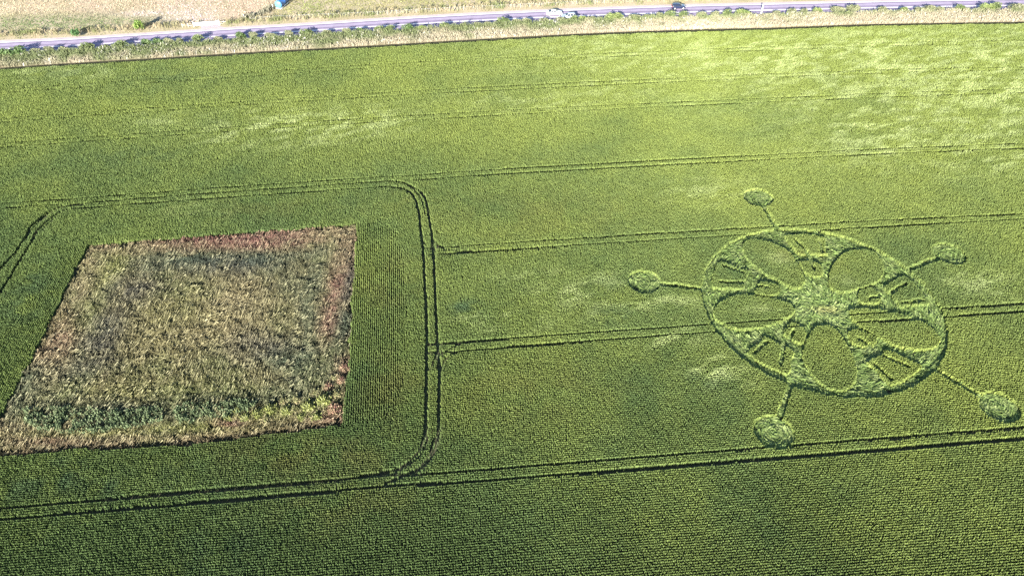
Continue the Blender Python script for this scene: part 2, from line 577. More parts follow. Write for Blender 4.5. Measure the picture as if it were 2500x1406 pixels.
def triangles(xy, zb, h, spread, lean, width, col, B, jitter=0.04, foot=0, zvar=0.12):
    """B flared leaf blades on every tuft: narrow at the foot, broad at the bent-over top"""
    n = len(xy)
    X = np.repeat(xy, B, 0) + rng.normal(0, jitter, (n * B, 2))
    H = np.repeat(h, B) * rng.uniform(1 - zvar * 1.6, 1 + zvar, n * B)
    A = rng.uniform(0, 2 * np.pi, n * B)
    R = spread * rng.uniform(0.3, 1.25, n * B)
    LN = np.repeat(lean, B, 0)
    T = X + np.stack([np.cos(A), np.sin(A)], 1) * R[:, None] + LN
    S = A + np.pi / 2 + rng.normal(0, 0.6, n * B)
    W = (np.repeat(width, B) if not np.isscalar(width) else width) * rng.uniform(0.6, 1.35, n * B) * 0.5
    V = np.zeros((n * B, 3, 3))
    V[:, 0, :2] = X
    V[:, 0, 2] = np.repeat(zb, B) if not np.isscalar(zb) else zb
    sd = np.stack([np.cos(S), np.sin(S)], 1) * W[:, None]
    V[:, 1, :2] = T + sd
    V[:, 2, :2] = T - sd
    dz = rng.normal(0, 0.06, n * B)
    V[:, 1, 2] = H + dz
    V[:, 2, 2] = H - dz
    inv = np.tile(np.arange(B) < foot, n)                                # sheaths and stems: broad at the foot, narrow at the top
    if foot:
        V[inv, 0, :2], V[inv, 0, 2] = X[inv] * 0.5 + T[inv] * 0.5, H[inv]
        V[inv, 1, :2], V[inv, 2, :2] = X[inv] + sd[inv] * 0.8, X[inv] - sd[inv] * 0.8
        V[inv, 1, 2] = V[inv, 2, 2] = 0.03
    C = np.repeat(col, B, 0) * rng.uniform(0.82, 1.18, (n * B, 1))
    C = np.repeat(C[:, None, :], 3, 1)
    F = np.arange(n * B * 3).reshape(-1, 3)
    return V.reshape(-1, 3), F, C.reshape(-1, 3)


# where the wind has combed the ears over: pale streaks (centre on the photo, radii in metres, strength)
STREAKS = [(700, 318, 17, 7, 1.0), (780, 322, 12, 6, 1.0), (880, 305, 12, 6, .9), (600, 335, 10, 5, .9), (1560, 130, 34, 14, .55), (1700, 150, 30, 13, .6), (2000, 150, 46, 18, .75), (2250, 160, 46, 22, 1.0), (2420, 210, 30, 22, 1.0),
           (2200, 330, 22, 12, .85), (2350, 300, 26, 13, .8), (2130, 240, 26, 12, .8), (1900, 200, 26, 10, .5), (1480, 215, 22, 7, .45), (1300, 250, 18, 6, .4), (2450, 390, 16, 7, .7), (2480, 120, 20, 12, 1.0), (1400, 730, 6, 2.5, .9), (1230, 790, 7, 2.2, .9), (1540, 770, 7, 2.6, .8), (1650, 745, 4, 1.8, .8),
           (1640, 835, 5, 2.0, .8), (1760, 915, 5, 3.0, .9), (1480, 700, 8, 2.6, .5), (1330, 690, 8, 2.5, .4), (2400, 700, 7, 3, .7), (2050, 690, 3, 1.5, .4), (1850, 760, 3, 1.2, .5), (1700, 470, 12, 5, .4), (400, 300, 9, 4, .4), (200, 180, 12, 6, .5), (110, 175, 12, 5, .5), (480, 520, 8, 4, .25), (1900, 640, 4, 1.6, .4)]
DARKS = [(1130, 757, 3.2, 1.8, 1), (160, 1170, 4.5, 3.5, 1), (60, 1190, 4, 3, .8), (260, 1190, 4, 3, .9), (430, 1180, 3, 3, .6), (80, 700, 5, 4, .8), (60, 760, 5, 4, .7), (110, 640, 3, 2, .4), (550, 1350, 7, 4, .6), (1500, 780, 5, 2.5, .6), (1520, 700, 7, 3, .4), (1720, 940, 4, 2, .5), (560, 1210, 3, 3, .3), (330, 390, 12, 5, .4), (1170, 620, 10, 4, .3), (150, 190, 8, 5, .4), (440, 200, 14, 6, .4)]
BROWN = [(760, 1120, 14, 4, .8), (960, 960, 5, 7, .7), (700, 1090, 10, 2.5, .6), (950, 700, 6, 8, .5), (1000, 490, 8, 4, .3), (1300, 960, 14, 6, .4), (640, 520, 20, 4, .35), (1300, 530, 20, 7, .35), (830, 1240, 12, 4, .5), (1950, 640, 8, 4, .4)]


def blobs(xy, lst):
    out = np.zeros(len(xy))
    for px, py, rx, ry, s in lst:
        c = P(px, py)
        q = ((xy[:, 0] - c[0]) / rx) ** 2 + ((xy[:, 1] - c[1]) / ry) ** 2
        k = q < 9
        out[k] = np.maximum(out[k], s * np.exp(-q[k] * 0.9))
    return out


def barley_look(xy):
    """albedo with view shading painted in, lean and height of the barley at each place"""
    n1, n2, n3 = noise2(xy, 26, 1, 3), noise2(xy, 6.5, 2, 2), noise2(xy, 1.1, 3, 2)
    ripe_and_shade = np.clip(0.40 + 0.9 * (n1 - 0.5) + 0.5 * (n2 - 0.5) + 0.3 * (n3 - 0.5) + 0.30 * np.clip((xy[:, 0] + 10) / 110, -0.4, 1) + 0.40 * np.clip((xy[:, 1] - 105) / 75, -1, 1), 0, 1)  # patchy ripening, plus view shading painted in: darker near, lighter far and right
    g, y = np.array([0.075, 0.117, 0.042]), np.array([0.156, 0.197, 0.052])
    col = g + (y - g) * ripe_and_shade[:, None]
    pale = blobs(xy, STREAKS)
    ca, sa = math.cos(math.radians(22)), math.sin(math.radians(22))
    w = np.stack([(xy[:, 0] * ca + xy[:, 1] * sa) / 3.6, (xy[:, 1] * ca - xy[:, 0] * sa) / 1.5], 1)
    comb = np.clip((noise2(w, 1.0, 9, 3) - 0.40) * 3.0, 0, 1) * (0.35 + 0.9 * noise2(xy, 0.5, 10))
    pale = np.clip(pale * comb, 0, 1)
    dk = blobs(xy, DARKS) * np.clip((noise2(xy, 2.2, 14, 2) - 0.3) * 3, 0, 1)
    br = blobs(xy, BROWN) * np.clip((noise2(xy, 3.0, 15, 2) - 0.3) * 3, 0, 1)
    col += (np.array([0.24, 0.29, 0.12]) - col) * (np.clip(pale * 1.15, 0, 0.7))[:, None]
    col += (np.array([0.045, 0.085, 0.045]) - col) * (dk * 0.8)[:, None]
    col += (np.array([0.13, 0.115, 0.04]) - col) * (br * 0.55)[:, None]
    lean = np.zeros((len(xy), 2))
    la = 0.5 + 2.2 * noise2(xy, 14, 21)
    mag = 0.03 + 0.55 * pale + 0.10 * noise2(xy, 3.0, 22)
    lean[:, 0], lean[:, 1] = np.cos(la) * mag, np.sin(la) * mag
    h = 0.90 + 0.05 * (noise2(xy, 2.6, 31, 2) - 0.5) - 0.10 * pale - 0.10 * dk
    return col, lean, h


def drill_rows():
    """points along the drill rows inside the part of the field that shows (with a margin all round)"""
    pts = []
    row, along = 0.36, 0.13
    for n in np.arange(22, 208, row):
        cx = NRM * n
        half = 62 + 0.56 * max(n - 40, 0) + 14
        u = np.arange(-half, half + 0.02 * n, along)
        u = u + rng.normal(0, 0.05, len(u))
        off = rng.normal(0, 0.02, len(u)) + 0.05 * (noise2(np.stack([u / 9, np.full(len(u), n)], 1), 1, 5) - 0.5)
        pts.append(cx + u[:, None] * U + off[:, None] * NRM)
    pts = np.concatenate(pts)
    return pts[(np.abs(pts[:, 0]) < 76 + 0.478 * (pts[:, 1] - 46)) & (pts[:, 1] > 36)]


def cross_rows(poly, d, row=0.36, along=0.13):
    d = d / np.linalg.norm(d)
    e = np.array([-d[1], d[0]])
    a, b = poly @ d, poly @ e
    pts = []
    for q in np.arange(b.min(), b.max(), row):
        s = np.arange(a.min(), a.max(), along)
        s = s + rng.normal(0, 0.05, len(s))
        pts.append(s[:, None] * d + (q + rng.normal(0, 0.045, len(s)))[:, None] * e)
    pts = np.concatenate(pts)
    return pts[inpoly(pts, poly)]


# strips beside the rough plot are drilled along its sides instead
SIDE_R = PC([(871, 548), (960, 542), (985, 640), (995, 800), (985, 930), (960, 1020), (836, 1040), (853, 900), (861, 760), (868, 640)])
SIDE_L = PC([(211, 600), (170, 600), (60, 740), (-40, 880), (-160, 1080), (-60, 1117), (0, 1006), (70, 880), (140, 735)])
main = drill_rows()
edge_fade = (np.stack([noise2(main, 0.9, 61, 2), noise2(main, 0.9, 62, 2)], 1) - 0.5) * 5.0
inside_side = (inpoly(main, SIDE_R) | inpoly(main, SIDE_L)) & (inpoly(main + edge_fade, SIDE_R) | inpoly(main + edge_fade, SIDE_L) | near_line(main, np.concatenate([PLOT, PLOT[:1]]), 3.2))
cr_ = np.concatenate([cross_rows(SIDE_R, P(850, 900) - P(869, 546)), cross_rows(SIDE_L, P(0, 1006) - P(213, 598))])
cf_ = (np.stack([noise2(cr_, 0.9, 61, 2), noise2(cr_, 0.9, 62, 2)], 1) - 0.5) * 5.0
cr_ = cr_[inpoly(cr_ + cf_, SIDE_R) | inpoly(cr_ + cf_, SIDE_L) | near_line(cr_, np.concatenate([PLOT, PLOT[:1]]), 3.2)]
xy = np.concatenate([main[~inside_side], cr_])
gap = noise2(xy, 0.55, 41, 2)
xy = xy[gap > 0.07]
state, _ = field_state(xy)
BL = 5
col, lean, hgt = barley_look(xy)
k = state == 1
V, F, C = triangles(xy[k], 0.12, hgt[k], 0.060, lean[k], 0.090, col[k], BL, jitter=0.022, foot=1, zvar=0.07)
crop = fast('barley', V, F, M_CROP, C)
tag(crop, kind='stuff')

# stems laid bare along the sides of every gap: upright, paler and yellower than the ears above them
near = (state > 0) & (np.hypot(*(xy - FC).T) < 36)
q = xy[near]
bare = np.zeros(len(q), bool)
for dx, dy in ((0, -0.42), (0.4, -0.2), (-0.4, -0.2)):
    bare |= field_state(q + [dx, dy])[0] <= -30
q = q[bare]
STEMC = np.array([0.20, 0.245, 0.06])
V, F, C = triangles(q, 0.02, hgt[near][bare] * 0.93, 0.06, lean[near][bare], 0.20, col[near][bare] * 0.75 + STEMC * 0.25, 4, jitter=0.06, foot=2)
tag(fast('barley_stems', V, F, M_CROP, C), kind='stuff')

# ------------------------------------------------------------------ the crop formation
formation = empty('crop_circle', (0, 0, 0))
tag(formation, 'round crop formation pressed into the barley, five petals inside a ring with five outlying disks', 'crop circle')
for name, base in (('standing_petal', 10), ('standing_pocket', 20), ('standing_pocket', 25)):
    for q in range(5):
        k = state == base + q
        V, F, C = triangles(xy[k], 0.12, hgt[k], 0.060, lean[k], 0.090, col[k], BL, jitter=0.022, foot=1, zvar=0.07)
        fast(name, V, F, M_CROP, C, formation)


def lay(xy, ang, col, length=1.15, width=0.085, relief=0.26, rise=0.08, flip=0.42, lift=0.0):
    """stalks pressed down along a direction in overlapping swaths, some springing back up"""
    n = len(xy)
    A = ang + rng.normal(0, 0.20, n) + np.pi * (rng.random(n) < flip)
    Ln = length * rng.uniform(0.6, 1.25, n)
    W = width * rng.uniform(0.6, 1.5, n)
    d = np.stack([np.cos(A), np.sin(A)], 1)
    s = np.stack([-d[:, 1], d[:, 0]], 1)
    sw = np.clip((noise2(xy, 0.8, 55, 2) - 0.42) * 2.6, 0, 1)
    z0 = rng.uniform(0.02, 0.09, n) + relief * sw + lift
    up = np.abs(rng.normal(0, rise, n)) + (rng.random(n) < 0.08) * rng.uniform(0.1, 0.3, n)
    V = np.zeros((n, 4, 3))
    a, b = xy - d * Ln[:, None] * 0.5, xy + d * Ln[:, None] * 0.5
    V[:, 0, :2], V[:, 1, :2] = a - s * W[:, None] * 0.3, a + s * W[:, None] * 0.3
    V[:, 2, :2], V[:, 3, :2] = b + s * W[:, None], b - s * W[:, None]
    V[:, 0, 2] = V[:, 1, 2] = z0 * 0.8
    tw = rng.normal(0, 0.04, n)
    V[:, 2, 2], V[:, 3, 2] = z0 + up + tw, z0 + up - tw
    C = np.repeat((col * rng.uniform(0.75, 1.25, (n, 1)))[:, None, :], 4, 1)
    return V.reshape(-1, 3), np.arange(4 * n).reshape(-1, 4), C.reshape(-1, 3)


def flat_points(c, rad, dens):
    n = int(dens * 4 * rad * rad)
    return c + rng.uniform(-rad, rad, (n, 2))


fp = np.concatenate([flat_points(FC, FR + 0.4, 85)] + [flat_points(c, 3.4, 85) for c in DISCS] +
                    [s[0] + (s[1] - s[0]) * rng.random((1100, 1)) + rng.normal(0, 0.5, (1100, 2)) for s in SPOKES])
fst, _ = field_state(fp)
ok = fst <= -30
fp, fst = fp[ok], -fst[ok]
clump = noise2(fp, 0.75, 51, 2)
kp = clump > 0.30
fp, fst, clump = fp[kp], fst[kp], clump[kp]
d = fp - FC
rad = np.hypot(d[:, 0], d[:, 1])
th = np.arctan2(d[:, 1], d[:, 0])
ang = th + 0.5 + 0.9 * np.clip((rad - 4) / 6, 0, 1) + 1.4 * (noise2(fp, 2.4, 52, 2) - 0.5)
for k5, c in enumerate(DISCS):
    m = fst == 50 + k5
    q = fp[m] - c
    ang[m] = np.arctan2(q[:, 1], q[:, 0]) + 1.5
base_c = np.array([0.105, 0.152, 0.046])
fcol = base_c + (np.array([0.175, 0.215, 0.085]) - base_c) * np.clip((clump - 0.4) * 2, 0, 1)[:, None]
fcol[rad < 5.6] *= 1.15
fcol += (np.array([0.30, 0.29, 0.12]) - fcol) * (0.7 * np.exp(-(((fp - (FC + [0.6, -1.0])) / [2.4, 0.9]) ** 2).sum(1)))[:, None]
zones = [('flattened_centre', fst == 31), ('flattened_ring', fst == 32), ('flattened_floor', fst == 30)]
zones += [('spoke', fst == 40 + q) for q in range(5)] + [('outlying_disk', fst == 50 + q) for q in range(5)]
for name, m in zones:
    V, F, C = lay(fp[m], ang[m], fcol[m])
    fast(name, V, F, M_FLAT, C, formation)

# stalks crushed by the wheels
tp = []
for line, w in TRACKS:
    sl = np.linalg.norm(np.diff(line, axis=0), axis=1)
    for a, b, l in zip(line[:-1], line[1:], sl):
        m = int(l * 8.0)
        if m:
            t = rng.random((m, 1))
            tp.append(np.concatenate([a + (b - a) * t + rng.normal(0, w * 0.5, (m, 2)), np.full((m, 1), math.atan2(b[1] - a[1], b[0] - a[0]))], 1))
tp = np.concatenate(tp)
ts, tr = field_state(tp[:, :2])
tp = tp[tr]
V, F, C = lay(tp[:, :2], tp[:, 2], np.tile(np.array([0.10, 0.13, 0.06]), (len(tp), 1)), 0.5, 0.05, 0.03, 0.05)
tag(fast('crushed_stalks', V, F, M_FLAT, C), kind='stuff')

# ------------------------------------------------------------------ rough plot in the barley
STRAW, OLIVE, GREY, TEAL, RUST, LIME = (np.array(c) for c in ((0.29, 0.245, 0.145), (0.155, 0.175, 0.075), (0.085, 0.088, 0.088), (0.085, 0.12, 0.08), (0.235, 0.125, 0.105), (0.20, 0.225, 0.07)))
pl_lo, pl_hi = PLOT.min(0), PLOT.max(0)
gx = pl_lo + rng.random((120000, 2)) * (pl_hi - pl_lo)
gx = gx[inpoly(wobble(gx, 0.5), PLOT)]
pn = noise2(gx, 4.5, 81, 3)
pm = noise2(gx, 1.6, 82, 2)
loop = np.concatenate([PLOT, PLOT[:1]])
gj = gx + (np.stack([noise2(gx, 5, 88, 2), noise2(gx, 5, 89, 2)], 1) - 0.5) * 5
depth = np.zeros(len(gx))
for w_ in (1.5, 3, 4.5, 6, 7.5, 9, 10.5, 12, 14):
    depth = np.where(near_line(gj, loop, w_) | (depth > 0), np.where(depth > 0, depth, w_), 0)
depth[depth == 0] = 16
depth = depth + rng.uniform(-0.8, 0.8, len(gx))
BROWN_G, GREYGREEN, MID = np.array([0.215, 0.175, 0.105]), np.array([0.125, 0.145, 0.088]), np.array([0.205, 0.19, 0.095])
ring_w = np.exp(-((depth - 8.0) / 2.6) ** 2)
gc = np.where((depth < 5)[:, None], BROWN_G, MID)
gc = gc + (GREYGREEN - gc) * np.clip(ring_w * (0.55 + 0.9 * pm), 0, 0.9)[:, None]
gc = gc + (OLIVE - gc) * np.clip((pn - 0.45) * 2.2, 0, 0.7)[:, None]
PLOT_ZONES = [
    # (x, y, rx m, ry m, colour, weight)
    (500, 590, 17, 2.2, RUST, 0.95), (320, 605, 5, 2.0, STRAW, 0.7), (700, 570, 9, 1.6, RUST, 0.5), (620, 598, 8, 2.4, RUST, 0.85), (815, 720, 1.6, 7, RUST, 0.85), (820, 640, 1.5, 4, STRAW, .5), (800, 800, 1.4, 4, RUST, 0.6), (790, 575, 4, 1.5, STRAW, 0.7),
    (140, 840, 4.0, 5.0, RUST, 0.5), (230, 690, 5, 6, STRAW, 0.5), (120, 900, 3, 5, STRAW, 0.7), (270, 670, 2.0, 5, LIME, 0.85), (230, 760, 1.6, 4, LIME, 0.7), (180, 640, 2.5, 3, LIME, 0.3),
    (330, 715, 4.5, 3.0, GREY, .75), (270, 790, 3.2, 4.0, GREY, 0.6), (250, 850, 2.6, 3.0, GREY, 0.65), (240, 900, 3, 2, GREY, 0.7), (480, 642, 6, 1.6, TEAL, 0.95), (620, 648, 6, 2.0, TEAL, 0.9), (560, 660, 9, 3, GREY, 0.6), (690, 700, 4, 3.5, TEAL, 0.5),
    (640, 860, 5, 2.8, GREY, 0.75), (700, 890, 4, 2.4, TEAL, 0.8), (590, 830, 2.5, 2, GREY, 0.5), (520, 800, 7, 4, STRAW, 0.6), (450, 770, 6, 4, LIME, 0.35), (560, 740, 6, 3, STRAW, 0.6), (610, 700, 5, 2, STRAW, 0.5),
    (840, 800, 1.6, 6, TEAL, 0.9), (850, 700, 1.0, 6, GREY, 0.7), (845, 900, 1.2, 2, RUST, 0.6), (60, 940, 3.0, 3.0, TEAL, 0.85), (30, 1000, 2.5, 2.5, TEAL, 0.6), (30, 1060, 4, 1.5, STRAW, 0.8), (400, 960, 14, 1.4, LIME, 0.5),
    (250, 1066, 10, 0.9, LIME, 0.8), (480, 1050, 9, 0.9, LIME, 0.8), (560, 1042, 2.2, 0.7, RUST, 0.95), (100, 1085, 4, 0.8, RUST, 0.5), (810, 1025, 3, 1.0, RUST, 0.9), (740, 1000, 5, 1.6, LIME, 0.6), (650, 1020, 5, 1.3, LIME, 0.6), (350, 1075, 7, 0.6, STRAW, 0.6), (120, 780, 2, 4, LIME, .3)]
thist = np.zeros(len(gx))
for px, py, rx, ry, c, wgt in PLOT_ZONES:
    o = P(px, py)
    q = ((gx[:, 0] - o[0]) / rx) ** 2 + ((gx[:, 1] - o[1]) / ry) ** 2
    w = wgt * np.exp(-q * 0.8) * np.clip(0.15 + 1.7 * pm, 0, 1)
    gc = gc + (c - gc) * np.clip(w, 0, 1)[:, None]
    if c is GREY or c is TEAL:
        thist = np.maximum(thist, w)
patch = noise2(gx, 0.9, 84, 2)
gc = gc * (0.36 + 0.44 * patch)[:, None]
ghei = 0.30 + 0.5 * noise2(gx, 1.3, 83, 2) + 0.2 * thist
gl = np.zeros((len(gx), 2))
la = 0.55 + 1.0 * (noise2(gx, 5, 85) - 0.5)
mg = 0.22 + 0.34 * noise2(gx, 2.0, 86)
gl[:, 0], gl[:, 1] = np.cos(la) * mg, np.sin(la) * mg
rim = near_line(gx + (np.stack([noise2(gx, 1.5, 64), noise2(gx, 1.5, 65)], 1) - 0.5) * 1.2, loop, 1.05)
keep = (~rim | (rng.random(len(gx)) < 0.22)) & (noise2(gx, 0.8, 87, 2) > 0.2)
V, F, C = triangles(gx[keep], 0.0, ghei[keep], 0.12, gl[keep], 0.062, gc[keep], 7, jitter=0.06, zvar=0.3)
# bleached culms of the tallest grass, long and thin, all bowed the way the wind blows
sk = keep & (rng.random(len(gx)) < 0.15) & (thist < 0.75)
sc = gc[sk] * 0.85 + np.array([0.30, 0.275, 0.165]) * 0.30
V2, F2, C2 = lay(gx[sk], 0.95 + 1.1 * (noise2(gx[sk], 4, 90) - 0.5), sc, 0.9, 0.045, 0.25, 0.16, flip=0.0, lift=ghei[sk] * 0.85)
culms = (V2, F2, C2)
F4 = np.concatenate([culms[1][:, [0, 1, 2]], culms[1][:, [0, 2, 3]]])
V, F, C = np.concatenate([V, culms[0]]), np.concatenate([F, F4 + len(V)]), np.concatenate([C, culms[2]])
tag(fast('rough_grass', V, F, M_GRASS, C), kind='stuff')

# nettle bed along the near side of the plot: tall, broad leaved, throws its shade on the grass behind
NB = [P2([(60, 1010), (110, 1000), (250, 1008), (400, 1003), (398, 1035), (250, 1062), (120, 1062), (70, 1040)]), P2([(425, 998), (520, 988), (625, 980), (620, 1003), (520, 1030), (435, 1040)])]
nb = []
for poly in NB:
    lo, hi = poly.min(0), poly.max(0)
    q = lo + rng.random((int(6.5 * np.prod(hi - lo)), 2)) * (hi - lo)
    nb.append(q[inpoly(wobble(q, 0.5), poly)])
nb = np.concatenate(nb)
nb = nb[noise2(nb, 1.3, 91, 2) > 0.36]
nc = np.array([0.078, 0.112, 0.058]) + (np.array([0.15, 0.19, 0.10]) - np.array([0.078, 0.112, 0.058])) * noise2(nb, 1.6, 92, 2)[:, None]
V, F, C = triangles(nb, 0.2, 0.62 + 0.5 * noise2(nb, 1.0, 93), 0.28, np.zeros((len(nb), 2)), 0.15, nc, 12, jitter=0.14, zvar=0.35)
tag(fast('nettles', V, F, M_WEED, C), kind='stuff')


# tussocks in the near right corner of the plot, each a mound of its own
def tussock_mesh(seed, c0, c1):
    global rng
    keep_rng = rng
    rng = np.random.default_rng(seed)
    n = 90
    a, r = rng.uniform(0, 2 * np.pi, n), np.sqrt(rng.random(n))
    p = np.stack([np.cos(a) * r, np.sin(a) * r], 1)
    h = 0.95 * np.sqrt(np.clip(1.02 - r * r, 0.05, 1)) * rng.uniform(0.85, 1.1, n)
    c = c0 + (c1 - c0) * rng.random((n, 1))
    V, F, C = triangles(p, 0.0, h, 0.22, np.tile([0.12, 0.05], (n, 1)), 0.14, c, 8, jitter=0.1, zvar=0.3)
    o = fast('grass_tussock', V, F, M_GRASS, C)
    rng = keep_rng
    return o


TUS = [(700, 1010, 1.0, 0), (725, 985, .9, 1), (752, 1000, 1.1, 0), (770, 966, 1.0, 1), (790, 985, 1.2, 0), (800, 952, .9, 2), (815, 1005, 1.1, 2), (822, 970, .9, 1), (735, 1022, .9, 0), (770, 1024, 1.0, 0), (690, 985, .8, 1), (660, 1005, 1.1, 0), (628, 1015, 1.0, 0), (600, 1025, 1.0, 0), (650, 1030, .9, 1), (832, 935, .8, 2), (838, 905, .9, 2), (815, 930, .8, 1), (580, 1008, .9, 0), (560, 1028, .8, 0)]
protos = [tussock_mesh(1, LIME, OLIVE), tussock_mesh(2, OLIVE, STRAW), tussock_mesh(3, STRAW, RUST)]
used = set()
TL = ['yellow green grass tussock in the near right corner of the rough plot', 'olive straw grass tussock in the near right corner of the rough plot', 'rusty brown grass tussock by the right edge of the rough plot']
for px, py, s, t in TUS:
    o = protos[t] if t not in used else copy_tree(protos[t])
    used.add(t)
    o.location = (*P(px, py), 0)
    o.scale = (s, s, s * random.uniform(0.85, 1.15))
    o.rotation_euler = (0, 0, random.uniform(-0.5, 0.5))
    tag(o, TL[t], 'grass tussock', 'tussocks in the corner of the rough plot')

# ------------------------------------------------------------------ verges and the land beyond the road
X0, X1 = -215, 215


def band_points(n, lo, hi, dens_noise=None):
    """random points between two lines given as functions of x"""
    x = rng.uniform(X0, X1, n)
    t = rng.random(n)
    y = lo(x) + (hi(x) - lo(x)) * t
    return np.stack([x, y], 1), t


eY = lambda x: np.interp(x, EDGE[:, 0], EDGE[:, 1])
NE, FE = offset(ROADC, ROAD_NEAR), offset(ROADC, ROAD_FAR)
nY = lambda x: np.interp(x, NE[:, 0], NE[:, 1])
fY = lambda x: np.interp(x, FE[:, 0], FE[:, 1])
vp, vt = band_points(46000, lambda x: eY(x) + 2.5, lambda x: nY(x) - 0.2)
vn = noise2(vp, 3.0, 101, 2)
green = np.clip(1.6 * (vt - 0.24) + 1.8 * (vn - 0.5) - 0.6 * np.clip((vp[:, 0] - 10) / 100, -1, 1), 0, 1)
vs, vg = np.array([0.31, 0.28, 0.205]), np.array([0.135, 0.162, 0.078])
vc = vs + (vg - vs) * green[:, None]
fl = rng.random(len(vp)) < 0.06 * (noise2(vp, 5, 104) > 0.45)
vc[fl] = (0.5, 0.49, 0.44)
vh = 0.55 + 0.5 * noise2(vp, 2.0, 102, 2) + 0.25 * green + 1.0 * np.clip((vt - 0.72) * 5, 0, 1) * np.clip(noise2(vp, 1.6, 105, 2) - 0.3, 0, 1)
V, F, C = triangles(vp, 0.0, vh, 0.14, np.tile([0.10, 0.06], (len(vp), 1)), 0.085, vc, 6, jitter=0.1, zvar=0.25)
tag(fast('verge_grass', V, F, M_GRASS, C), kind='stuff')

wp, wt = band_points(15000, lambda x: fY(x) + 0.9, lambda x: fY(x) + 5.5)
gate_c = P(515, 65)
wp_ok = ~((np.abs(wp[:, 0] - gate_c[0]) < 3.4))
wp, wt = wp[wp_ok], wt[wp_ok]
wn = noise2(wp, 2.5, 111, 2)
dens = np.where(wt < 0.25, 0.35, 1.0) * np.clip(0.4 + 1.2 * (wn - 0.3), 0, 1)
kk = rng.random(len(wp)) < dens
wp, wt, wn = wp[kk], wt[kk], wn[kk]
wc = np.array([0.31, 0.26, 0.175]) + (np.array([0.14, 0.165, 0.07]) - np.array([0.31, 0.26, 0.175])) * np.clip((wn - 0.3) * 2, 0, 1)[:, None]
wh = np.where(wt < 0.25, 0.15, 0.5 + 0.6 * noise2(wp, 1.5, 112))
V, F, C = triangles(wp, 0.0, wh, 0.13, np.tile([0.10, 0.05], (len(wp), 1)), 0.085, wc, 6, jitter=0.1, zvar=0.3)
tag(fast('far_verge_grass', V, F, M_GRASS, C), kind='stuff')

# field beyond: sun-dried pasture on the left, grazed olive sward on the right, a weedy fence line between
FDIV = P2([(590, 50), (640, 34), (680, 16), (715, 2), (800, -40), (900, -85)])
hp, _ = band_points(60000, lambda x: fY(x) + 4.5, lambda x: fY(x) + 48)
xdiv = np.interp(hp[:, 1], FDIV[:, 1], FDIV[:, 0])
right = hp[:, 0] > xdiv
hn, hm = noise2(hp, 7, 121, 3), noise2(hp, 22, 122, 2)
TAN, PINK, SAGE, OLV, CHALK = (np.array(c) for c in ((0.36, 0.30, 0.20), (0.37, 0.275, 0.22), (0.105, 0.145, 0.06), (0.20, 0.20, 0.085), (0.46, 0.39, 0.40)))
hc = TAN + (PINK - TAN) * np.clip((hn - 0.4) * 2.2, 0, 1)[:, None]
hc[right] = OLV + (np.array([0.32, 0.27, 0.15]) - OLV) * np.clip((hn[right] - 0.42) * 2.4, 0, 1)[:, None]
for px, py, rx, ry, c, wgt in [(60, 62, 30, 4.2, SAGE, 1.0), (200, 52, 26, 4.0, SAGE, 1.0), (330, 44, 22, 4.0, SAGE, 0.95), (430, 38, 10, 4, SAGE, 0.6), (355, 35, 8, 1.6, CHALK, 0.9), (485, 46, 5, 6, CHALK, 0.95), (450, 28, 8, 8, CHALK, 0.6), (590, 25, 8, 9, PINK, 0.7), (420, 10, 30, 9, PINK, 0.5), (0, 85, 30, 3, TAN, 0.4), (760, 12, 6, 9, np.array([0.16, 0.19, 0.06]), 0.9)]:
    o = P(px, py)
    q = ((hp[:, 0] - o[0]) / rx) ** 2 + ((hp[:, 1] - o[1]) / ry) ** 2
    hc = hc + (c - hc) * (wgt * np.exp(-q * 0.8) * np.clip(0.55 + 1.1 * hn, 0, 1))[:, None]
hb = noise2(hp, 1.0, 123, 2)
hc = hc * (1.0 + 0.3 * hb)[:, None]
V, F, C = triangles(hp, 0.0, 0.04 + 0.09 * hb, 0.34, np.tile([0.03, 0.02], (len(hp), 1)), 0.40, hc, 5, jitter=0.35, zvar=0.4)
tag(fast('pasture_grass', V, F, M_GRASS, C), kind='stuff')
M_PAST = noise_mat('pasture_ground', [(0.3, (0.20, 0.18, 0.10)), (0.5, (0.28, 0.24, 0.16)), (0.7, (0.34, 0.28, 0.21))], 0.12, 0.95, 0.3, 10)
strip('pasture', ROADC, ROAD_FAR + 0.9, 260, 0.02, M_PAST)
strip('verge', ROADC, ROAD_NEAR, ROAD_NEAR - 11, -0.008, M_PAST)

# weeds growing along the old fence line that runs away from the road
lp = []
for a, b in zip(FDIV[:-1], FDIV[1:]):
    m = int(np.linalg.norm(b - a) * 14)
    lp.append(a + (b - a) * rng.random((m, 1)) + rng.normal(0, 0.55, (m, 2)))
lp = np.concatenate(lp)
lc = np.array([0.12, 0.12, 0.085]) + (np.array([0.26, 0.25, 0.19]) - np.array([0.12, 0.12, 0.085])) * noise2(lp, 1.5, 131, 2)[:, None]
V, F, C = triangles(lp, 0.0, 0.5 + 0.8 * noise2(lp, 1.2, 132), 0.2, np.tile([0.05, 0.03], (len(lp), 1)), 0.14, lc, 7, jitter=0.12, zvar=0.3)
tag(fast('fence_line_weeds', V, F, M_WEED, C), kind='stuff')


